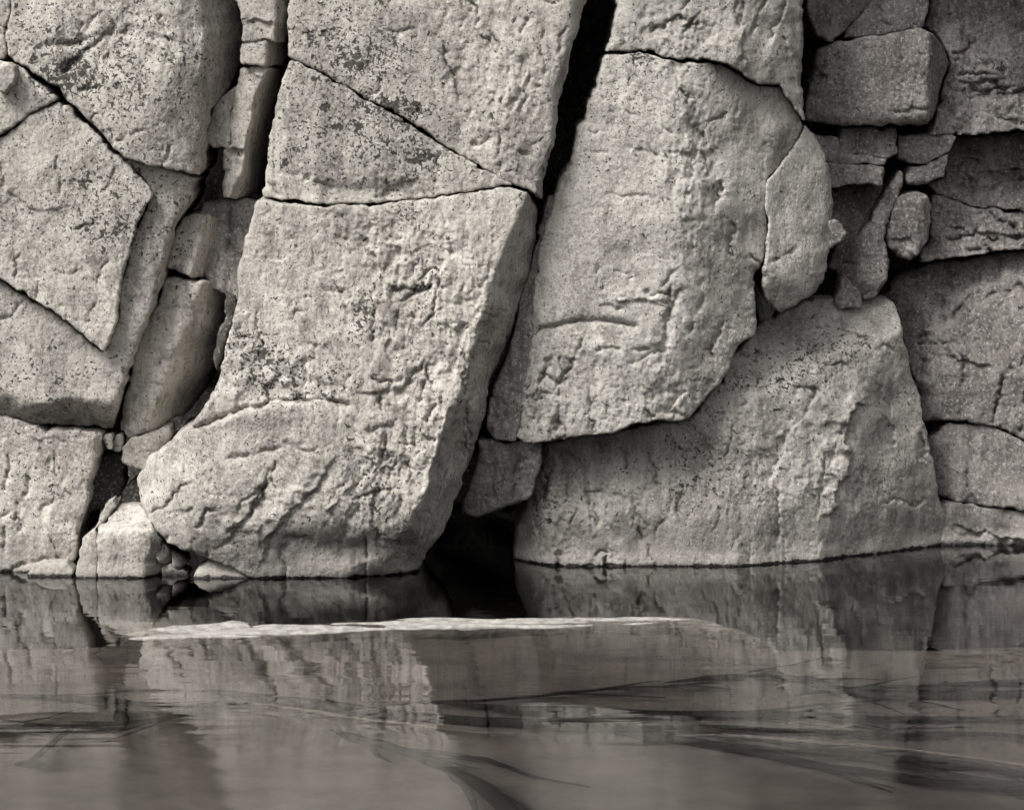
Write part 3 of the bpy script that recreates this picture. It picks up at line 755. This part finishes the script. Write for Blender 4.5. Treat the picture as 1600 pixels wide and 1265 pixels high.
rock('stone', 'small pointed stone sitting on the top corner of the base rock',
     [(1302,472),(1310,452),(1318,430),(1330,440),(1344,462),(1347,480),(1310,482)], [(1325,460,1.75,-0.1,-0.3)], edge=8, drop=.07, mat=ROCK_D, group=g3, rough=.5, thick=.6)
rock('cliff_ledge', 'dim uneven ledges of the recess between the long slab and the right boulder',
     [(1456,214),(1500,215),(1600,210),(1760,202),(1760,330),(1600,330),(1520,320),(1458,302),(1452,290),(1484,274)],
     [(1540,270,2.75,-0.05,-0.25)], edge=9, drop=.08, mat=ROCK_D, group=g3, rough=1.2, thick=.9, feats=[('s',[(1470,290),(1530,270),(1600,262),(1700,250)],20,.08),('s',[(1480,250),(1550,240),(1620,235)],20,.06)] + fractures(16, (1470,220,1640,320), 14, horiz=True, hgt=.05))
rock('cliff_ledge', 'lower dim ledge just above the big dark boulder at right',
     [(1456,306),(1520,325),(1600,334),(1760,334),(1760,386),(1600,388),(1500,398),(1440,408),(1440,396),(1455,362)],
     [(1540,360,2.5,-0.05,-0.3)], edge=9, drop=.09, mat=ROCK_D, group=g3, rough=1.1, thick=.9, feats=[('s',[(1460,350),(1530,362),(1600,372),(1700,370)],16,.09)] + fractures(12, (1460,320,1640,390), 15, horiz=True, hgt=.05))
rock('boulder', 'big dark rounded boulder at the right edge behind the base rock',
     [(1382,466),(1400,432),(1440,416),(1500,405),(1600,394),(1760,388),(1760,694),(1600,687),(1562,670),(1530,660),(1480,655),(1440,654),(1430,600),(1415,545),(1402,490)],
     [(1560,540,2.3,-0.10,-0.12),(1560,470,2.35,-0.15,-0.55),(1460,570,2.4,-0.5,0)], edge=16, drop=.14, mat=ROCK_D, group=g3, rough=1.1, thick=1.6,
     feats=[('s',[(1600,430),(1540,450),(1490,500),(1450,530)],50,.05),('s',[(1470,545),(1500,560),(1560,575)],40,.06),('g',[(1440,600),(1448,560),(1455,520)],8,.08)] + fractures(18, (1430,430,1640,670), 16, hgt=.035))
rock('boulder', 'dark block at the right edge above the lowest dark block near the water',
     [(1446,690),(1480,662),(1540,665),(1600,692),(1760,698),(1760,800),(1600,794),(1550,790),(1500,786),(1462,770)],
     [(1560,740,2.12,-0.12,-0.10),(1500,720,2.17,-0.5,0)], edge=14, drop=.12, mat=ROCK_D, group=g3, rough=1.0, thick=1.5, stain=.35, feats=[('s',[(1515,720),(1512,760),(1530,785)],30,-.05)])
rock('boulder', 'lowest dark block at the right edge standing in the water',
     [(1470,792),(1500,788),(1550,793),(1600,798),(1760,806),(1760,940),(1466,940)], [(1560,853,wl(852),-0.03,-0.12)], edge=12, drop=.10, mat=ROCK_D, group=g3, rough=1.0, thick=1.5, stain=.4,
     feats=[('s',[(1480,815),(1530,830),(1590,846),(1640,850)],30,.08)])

build_rocks()

# ------------------------------------------------------------------ moss tuft in the cleft under the flake
def tuft(name, label, u, v, Y, n=60, h=0.16, spread=0.05, seed=3):
    rd = random.Random(seed)
    m, nt, out = nodes('dry_moss')
    b = nt.nodes.new('ShaderNodeBsdfPrincipled'); b.inputs['Base Color'].default_value = (0.018, 0.018, 0.014, 1); b.inputs['Roughness'].default_value = 0.9
    nt.links.new(b.outputs[0], out.inputs['Surface'])
    cx, cy, cz = [float(c) for c in to_world(np.array(float(u)), np.array(float(v)), Y)]
    co, fc = [], []
    for i in range(n):
        x, y, z = cx + rd.uniform(-spread, spread), cy + rd.uniform(-.05, .05), cz + rd.uniform(-.05, .02)
        a = rd.uniform(0, 6.28); L = h * rd.uniform(.4, 1); dx, dy = math.cos(a) * L * .5, math.sin(a) * L * .4
        w = .003; k = len(co)
        co += [(x - w, y, z), (x + w, y, z), (x + dx * .5 - w * .7, y + dy * .5, z + L * .6), (x + dx * .5 + w * .7, y + dy * .5, z + L * .6), (x + dx, y + dy, z + L * .95), (x + dx + .001, y + dy, z + L * .95)]
        fc += [(k, k + 1, k + 3, k + 2), (k + 2, k + 3, k + 5, k + 4)]
    o = link_mesh(name, np.array(co), np.array(fc), (), m, {})
    o['label'] = label; o['category'] = 'moss'
tuft('moss_tuft', 'small dark tuft of grass in the cleft under the leaf-shaped flake', 1196, 494, 0.93, n=80, h=.34, spread=.06)

# ------------------------------------------------------------------ flat rock awash, sunken branches, bed, water
def plain(name, col, rough=0.9, scale=8.0, var=0.5):
    m, nt, out = nodes(name)
    q = NT(nt)
    pos = q.n('ShaderNodeNewGeometry').outputs['Position']
    f = q.rng(q.noise(pos, scale, 5, 0.65), 0.3, 0.7)
    d = tuple(c * (1 - var) for c in col[:3]) + (1,)
    b = q.n('ShaderNodeBsdfPrincipled')
    q.l(q.mix(f, d, col), b.inputs['Base Color'])
    b.inputs['Roughness'].default_value = rough
    bp = q.n('ShaderNodeBump'); bp.inputs['Strength'].default_value = .5; bp.inputs['Distance'].default_value = .02
    q.l(q.noise(pos, scale * 6, 4, .7), bp.inputs['Height']); q.l(bp.outputs[0], b.inputs['Normal'])
    q.l(b.outputs[0], out.inputs['Surface'])
    return m
BED = plain('silt', (0.29, 0.273, 0.264, 1), 0.95, 1.5, 0.4)
WOOD = plain('sunken_wood', (0.008, 0.007, 0.006, 1), 0.7, 12, 0.4)
WOOD_P = plain('barkless_wood', (0.34, 0.31, 0.29, 1), 0.8, 12, 0.4)
LEDGE = plain('pale_ledge', (0.42, 0.40, 0.37, 1), 0.7, 9.0, 0.55)

# edge of the shallows: a line across the river bed
XE = np.array([-60, -9, -5.2, -3.2, -1, 1.5, 2.4, 4, 6, 60.0])
VE = np.array([1000, 1000, 1004, 996, 982, 978, 1004, 1002, 996, 990.0])
YE = np.array([wl(a) for a in VE])
def bed_z(X, Y):
    ye = np.interp(X, XE, YE)
    d = ye - Y                     # metres in front of the edge
    z = -2.6 + 2.32 * sstep(-1.3, 0.25, d + 0.25 * fbm(X / 1.3, Y / 1.3, 2, 70)) - 0.02 * np.clip(d, 0, 6)
    z = z - 1.5 * sstep(12, 40, d)
    return z + 0.05 * fbm(X / 0.9, Y / 0.9, 3, 71) + 0.12 * fbm(X / 4, Y / 4, 2, 72)
xs_f = np.concatenate([np.linspace(-150, -8, 20)[:-1], np.linspace(-8, 8, 260), np.linspace(8, 150, 20)[1:]])
ys_f = np.concatenate([np.linspace(-160, -14, 24)[:-1], np.linspace(-14, 4, 300), np.linspace(4, 8, 4)[1:]])
sheet('river_bed', xs_f[::2], ys_f[::2], bed_z, BED)

def ledge():
    """pale flat rock lying just awash along the edge of the shallows"""
    top = [(196,988),(240,980),(300,976),(340,972),(365,970),(395,980),(440,976),(520,972),(600,969),(680,963),(760,966),(830,965),(900,962),(990,962),(1060,961),(1085,964),(1120,970),(1160,984)]
    bot = [(1182,998),(1100,980),(1050,976),(960,980),(860,984),(780,983),(700,985),(600,989),(500,993),(420,998),(330,999),(260,1002),(210,1002)]
    P = np.array([on_water(float(a), float(b)) for a, b in top + [(a, b - 4) for a, b in bot]])
    st = 0.03
    xs = np.arange(P[:, 0].min() - .4, P[:, 0].max() + .4, st * 1.3); ys = np.arange(P[:, 1].min() - .4, P[:, 1].max() + .4, st)
    X, Yg = np.meshgrid(xs, ys)
    S = poly_sdf(X + 0.10 * fbm(X / .5, Yg / .5, 2, 40), Yg + 0.10 * fbm(X / .5, Yg / .5, 2, 41), P)
    Z = np.where(S < 0, 0.014 * sstep(0, -0.20, S) - 0.006, -0.004 - 2.5 * np.clip(S, 0, 1))
    Z = Z + 0.034 * fbm(X / 1.8, Yg / .16, 3, 42) + 0.010 * fbm(X / .16, Yg / .07, 3, 43)
    Z = Z + 0.020 * fbm(X / 0.8, Yg / 0.5, 2, 44) - 0.05 * sstep(1.2, 2.7, X) - 0.03 * sstep(-2.9, -3.9, X) + 0.004
    n, m = len(xs), len(ys)
    co = np.stack([X.ravel(), Yg.ravel(), Z.ravel()], 1)
    i = np.arange(n * m).reshape(m, n)
    q = np.stack([i[:-1, :-1].ravel(), i[:-1, 1:].ravel(), i[1:, 1:].ravel(), i[1:, :-1].ravel()], 1)
    keep = (S < 0.12).ravel()[q].all(1)
    q = q[keep]
    E = np.concatenate([q[:, [0, 1]], q[:, [1, 2]], q[:, [2, 3]], q[:, [3, 0]]]); N = len(co)
    be = E[~np.isin(E[:, 0] * N + E[:, 1], E[:, 1] * N + E[:, 0])]
    bv = np.unique(be); rel = -np.ones(N, np.int64); rel[bv] = np.arange(len(bv))
    c2 = co[bv].copy(); c2[:, 2] = -0.6
    a, b = rel[be[:, 0]], rel[be[:, 1]]
    q2 = np.stack([be[:, 1], be[:, 0], N + a, N + b], 1)
    allq = np.concatenate([q, q2]); co = np.concatenate([co, c2])
    us = np.unique(allq); mp = -np.ones(len(co), np.int64); mp[us] = np.arange(len(us))
    o = link_mesh('flat_rock', co[us], mp[allq], (), LEDGE, {})
    o['label'] = 'long pale flat rock lying just awash in front of the cliff'; o['category'] = 'rock'
ledge()

def branch(name, label, pts, r0, r1, z, mat, twigs=(), wob=0.05, seed=0):
    """sunken limb following pixels on the water, its axis at depth z"""
    def tube(P, ra, rb):
        P = np.array(P); n = len(P); sg = 8
        co, fc = [], []
        T = np.gradient(P, axis=0); T /= np.linalg.norm(T, axis=1)[:, None]
        for i in range(n):
            r = (ra + (rb - ra) * i / (n - 1)) * min(1, .25 + .75 * i / (.12 * n)) * (1 + .12 * math.sin(i * .23 + seed))
            a = np.cross(T[i], (0, 0, 1.0)); a /= np.linalg.norm(a); b = np.cross(a, T[i])
            for j in range(sg):
                t = 2 * math.pi * j / sg
                co.append(P[i] + r * (math.cos(t) * a + math.sin(t) * b))
        for i in range(n - 1):
            for j in range(sg):
                fc.append((i * sg + j, i * sg + (j + 1) % sg, (i + 1) * sg + (j + 1) % sg, (i + 1) * sg + j))
        return np.array(co), np.array(fc)
    def path(px, zz):
        w = np.array([(*on_water(float(a), float(b), zz), zz) for a, b in px])
        L = np.concatenate([[0], np.cumsum(np.linalg.norm(np.diff(w, axis=0), axis=1))])
        s = np.linspace(0, L[-1], max(8, int(L[-1] / .12)))
        p = np.stack([np.interp(s, L, w[:, k]) for k in range(3)], 1)
        p[:, 1] += wob * 4 * perlin(s * 1.1, s * 0 + seed, 11) + wob * perlin(s * 4, s * 0 + seed, 13)
        p[:, 2] += 0.03 * perlin(s * 1.3, s * 0 + seed, 12)
        return p
    r0, r1 = r0 * 1.0, r1 * 1.0
    rd = random.Random(seed * 5 + 1)
    twigs = [(tp, ra * .8, rb * .8) for (tp, ra, rb) in twigs]
    if mat is WOOD:
        for i in range(2 * len(pts)):              # thin side twigs, swept along with the limb
            k = rd.randrange(len(pts) - 1); f = rd.random()
            a = pts[k][0] + f * (pts[k + 1][0] - pts[k][0]); b = pts[k][1] + f * (pts[k + 1][1] - pts[k][1])
            du, dv = (pts[k + 1][0] - pts[k][0]), (pts[k + 1][1] - pts[k][1]); n_ = math.hypot(du, dv) or 1
            L = rd.uniform(40, 170); sl = rd.uniform(-.16, .16)
            twigs.append(([(a, b), (a + du / n_ * L * .5, b + dv / n_ * L * .5 + sl * L * .4), (a + du / n_ * L, b + dv / n_ * L + sl * L)], rd.uniform(.02, .045), .010))
    z = -(max(r0, r1) + 0.022)
    co, fc = tube(path(pts, z), r0, r1)
    for (tp, ra, rb) in twigs:
        c, f = tube(path(tp, z), ra, rb)
        fc = np.concatenate([fc, f + len(co)]); co = np.concatenate([co, c])
    o = link_mesh(name, co, fc, (), mat, {})
    o['label'] = label; o['category'] = 'branch'; o['group'] = 'sunken branches in the shallows'
    return o
branch('sunken_branch', 'thick dark sunken branch running from centre left down to the lower right',
       [(320,1108),(420,1122),(560,1140),(700,1156),(840,1160),(960,1168),(1080,1190),(1200,1212),(1320,1236),(1450,1250),(1640,1262)], 0.170, 0.085, -.04, WOOD,
       [([(1080,1190),(1160,1196),(1300,1212),(1460,1230)], 0.064, 0.024), ([(560,1140),(520,1135),(470,1150)], 0.048, 0.016)], seed=1)
branch('sunken_branch', 'forked dark sunken branch dropping to the bottom edge at centre',
       [(520,1160),(580,1178),(640,1196),(700,1222),(750,1245),(800,1290)], .10, .07, -.04, WOOD,
       [([(640,1196),(700,1195),(760,1206),(830,1232),(920,1250)], 0.064, 0.032), ([(700,1222),(730,1250),(745,1290)], 0.064, 0.032), ([(580,1178),(590,1200),(610,1210)], 0.048, 0.019)], seed=2)
branch('sunken_branch', 'dark sunken branch reaching right from the centre under the pale streaks',
       [(700,1122),(860,1130),(1000,1136),(1100,1140),(1230,1138),(1400,1146),(1640,1144)], 0.119, 0.085, -.04, WOOD, [([(1100,1140),(1180,1132),(1300,1122),(1400,1112),(1480,1086)], 0.064, 0.024)], seed=3)
branch('sunken_branch', 'dark sunken branch near the right edge below the cliff corner',
       [(1040,1090),(1180,1080),(1260,1084),(1320,1108),(1450,1112),(1640,1108)], 0.102, 0.136, -.04, WOOD, [([(1450,1112),(1520,1096),(1640,1090)], 0.064, 0.032)], seed=4)
branch('sunken_branch', 'short dark sunken branch at the lower right',
       [(1230,1192),(1320,1200),(1400,1214),(1470,1226)], 0.102, 0.051, -.04, WOOD, seed=5)
branch('sunken_branch', 'pale barkless sunken branch curving to the right edge',
       [(1050,1160),(1200,1166),(1340,1172),(1440,1186),(1520,1196),(1640,1212)], .05, .035, -.05, WOOD_P, seed=6)
branch('sunken_branch', 'pale barkless sunken branch beside the thick dark branch at centre',
       [(400,1110),(500,1124),(600,1140),(720,1152),(840,1158)], .05, .03, -.05, WOOD_P, seed=7)
branch('sunken_branch', 'dark crooked sunken branch at the left with a knotty end',
       [(330,1120),(250,1142),(190,1146),(120,1150),(40,1146)], 0.085, 0.034, -.04, WOOD,
       [([(190,1146),(188,1132),(196,1112)], 0.080, 0.032), ([(120,1150),(84,1176),(50,1205)], 0.032, 0.048), ([(60,1216),(46,1208),(34,1214)], 0.112, 0.080)], seed=8)
branch('sunken_branch', 'small dark sunken limb at the lower left edge of the picture',
       [(-60,1176),(-10,1170),(20,1166)], 0.136, 0.068, -.04, WOOD, seed=9)

branch('sunken_branch', 'dark sunken branch crossing the right edge highest of all',
       [(1250,1100),(1340,1090),(1450,1084),(1640,1076)], .05, .07, -.04, WOOD, [([(1340,1090),(1400,1100),(1500,1102)], .05, .02)], seed=10)
branch('sunken_branch', 'dark sunken branch fanning out level to the right edge, lowest of the level ones',
       [(880,1142),(1020,1150),(1160,1152),(1300,1160),(1450,1162),(1640,1168)], .06, .07, -.04, WOOD, [([(1300,1160),(1400,1150),(1520,1152)], .05, .02)], seed=11)
branch('sunken_branch', 'dark sunken branch with drooping twigs in the lower right corner',
       [(1180,1172),(1290,1186),(1380,1196),(1500,1206),(1640,1232)], .05, .07, -.04, WOOD, [([(1380,1196),(1450,1212),(1560,1246)], .05, .02)], seed=12)
branch('sunken_branch', 'thin dark sunken branch rising from centre toward the right half',
       [(620,1112),(760,1106),(860,1094),(960,1086),(1060,1082)], .05, .03, -.04, WOOD, [([(860,1094),(940,1098),(1040,1100)], .04, .02)], seed=13)
branch('sunken_branch', 'dark sunken limb joining the foot of the pale boulder reflection at left',
       [(-60,1104),(80,1106),(190,1116),(300,1124),(360,1118)], .05, .10, -.04, WOOD, seed=14)

# water: mirror over refraction by Fresnel; low real waves
def water_material():
    m, nt, out = nodes('river_water')
    q = NT(nt)
    pos = q.n('ShaderNodeNewGeometry').outputs['Position']
    mp = q.n('ShaderNodeMapping'); q.l(pos, mp.inputs['Vector']); mp.inputs['Scale'].default_value = (0.6, 2.6, 1)
    bp = q.n('ShaderNodeBump'); bp.inputs['Strength'].default_value = 0.06; bp.inputs['Distance'].default_value = 0.02
    q.l(q.noise(mp.outputs[0], 2.2, 3, 0.5, 0.4), bp.inputs['Height'])
    rp = q.n('ShaderNodeAttribute', attribute_name='ripple').outputs['Fac']
    gl = q.n('ShaderNodeBsdfGlossy'); gl.inputs['Color'].default_value = (1, 1, 1, 1)
    q.l(q.rng(rp, 0, 1, 0.0, 0.12, False), gl.inputs['Roughness']); q.l(bp.outputs[0], gl.inputs['Normal'])
    rf = q.n('ShaderNodeBsdfRefraction'); rf.inputs['IOR'].default_value = 1.33; rf.inputs['Roughness'].default_value = 0.11
    rf.inputs['Color'].default_value = (0.80, 0.77, 0.74, 1)
    fr = q.n('ShaderNodeFresnel'); fr.inputs['IOR'].default_value = 1.33
    mx = q.n('ShaderNodeMixShader')
    q.l(fr.outputs[0], mx.inputs[0]); q.l(rf.outputs[0], mx.inputs[1]); q.l(gl.outputs[0], mx.inputs[2])
    q.l(mx.outputs[0], out.inputs['Surface'])
    va = q.n('ShaderNodeVolumeAbsorption'); va.inputs['Color'].default_value = (0.50, 0.475, 0.46, 1); va.inputs['Density'].default_value = 1.0
    q.l(va.outputs[0], out.inputs['Volume'])
    return m
# low standing waves of the current over the shallows
WAKES = [([(330,1106),(560,1136),(840,1158),(1200,1205),(1660,1262)], .30, 0.00525), ([(600,1120),(900,1112),(1200,1122),(1700,1120)], .26, 0.00450),
         ([(700,1135),(1000,1128),(1300,1142),(1700,1142)], .22, 0.00375), ([(1000,1092),(1250,1084),(1500,1098),(1700,1092)], .26, 0.00450), ([(750,1102),(900,1090),(1100,1080)], .22, 0.00330),
         ([(-80,1106),(120,1112),(330,1116)], .28, 0.00450), ([(-80,1150),(100,1146),(350,1138)], .25, 0.00375), ([(900,1170),(1200,1172),(1450,1188),(1700,1215)], .26, 0.00450),
         ([(1100,1196),(1350,1204),(1700,1240)], .25, 0.00375), ([(480,1160),(640,1190),(800,1250),(900,1300)], .3, 0.00450), ([(300,1104),(600,1108),(860,1104)], .25, 0.00270)]
def water_z(X, Y):
    ye = np.interp(X, XE, YE)
    rip = sstep(-0.2, 1.0, ye - Y) * sstep(60, 12, ye - Y)
    z = 0.0016 * fbm(X / 2.2, Y / 0.55, 3, 50) * (0.25 + rip)
    for (pts, w, h) in WAKES:
        P = np.array([on_water(float(a), float(b)) for a, b in pts])
        m = (X > P[:, 0].min() - 1) & (X < P[:, 0].max() + 1) & (Y > P[:, 1].min() - 2) & (Y < P[:, 1].max() + 2)
        yc = np.interp(X, P[:, 0], P[:, 1]) + 0.15 * fbm(X / 1.1, X * 0 + w * 7, 2, 55)
        tp = sstep(P[:, 0].min(), P[:, 0].min() + 1.2, X) * sstep(P[:, 0].max(), P[:, 0].max() - 1.2, X) * (0.6 + fbm(X / 0.9, X * 0 + h * 3000, 2, 56))
        z = z + m * tp * h * np.exp(-((Y - yc) / w) ** 2)
    return z
def ripple(X, Y):
    ye = np.interp(X, XE, YE)
    d = ye - Y + 0.5 * fbm(X / 2, Y, 2, 51)
    return 0.14 * sstep(-0.1, 1.2, d) + 0.86 * sstep(4.2, 6.8, d)
def water_body():
    X, Yg = np.meshgrid(xs_f, ys_f); Z = water_z(X, Yg)
    n, m = len(xs_f), len(ys_f)
    co = np.stack([X.ravel(), Yg.ravel(), Z.ravel()], 1)
    i = np.arange(n * m).reshape(m, n)
    q = np.stack([i[:-1, :-1].ravel(), i[:-1, 1:].ravel(), i[1:, 1:].ravel(), i[1:, :-1].ravel()], 1)
    rim = np.concatenate([i[0, :-1], i[:-1, -1], i[-1, :0:-1], i[:0:-1, 0]])
    low = co[rim].copy(); low[:, 2] = -9.0
    k = len(co) + np.arange(len(rim))
    q2 = np.stack([np.roll(rim, -1), rim, k, np.roll(k, -1)], 1)
    rp = np.concatenate([ripple(X, Yg).ravel(), np.zeros(len(rim))])
    o = link_mesh('water', np.concatenate([co, low]), np.concatenate([q, q2]), [[int(a) for a in k[::-1]]], water_material(), {'ripple': rp})
    o['kind'] = 'structure'
water_body()
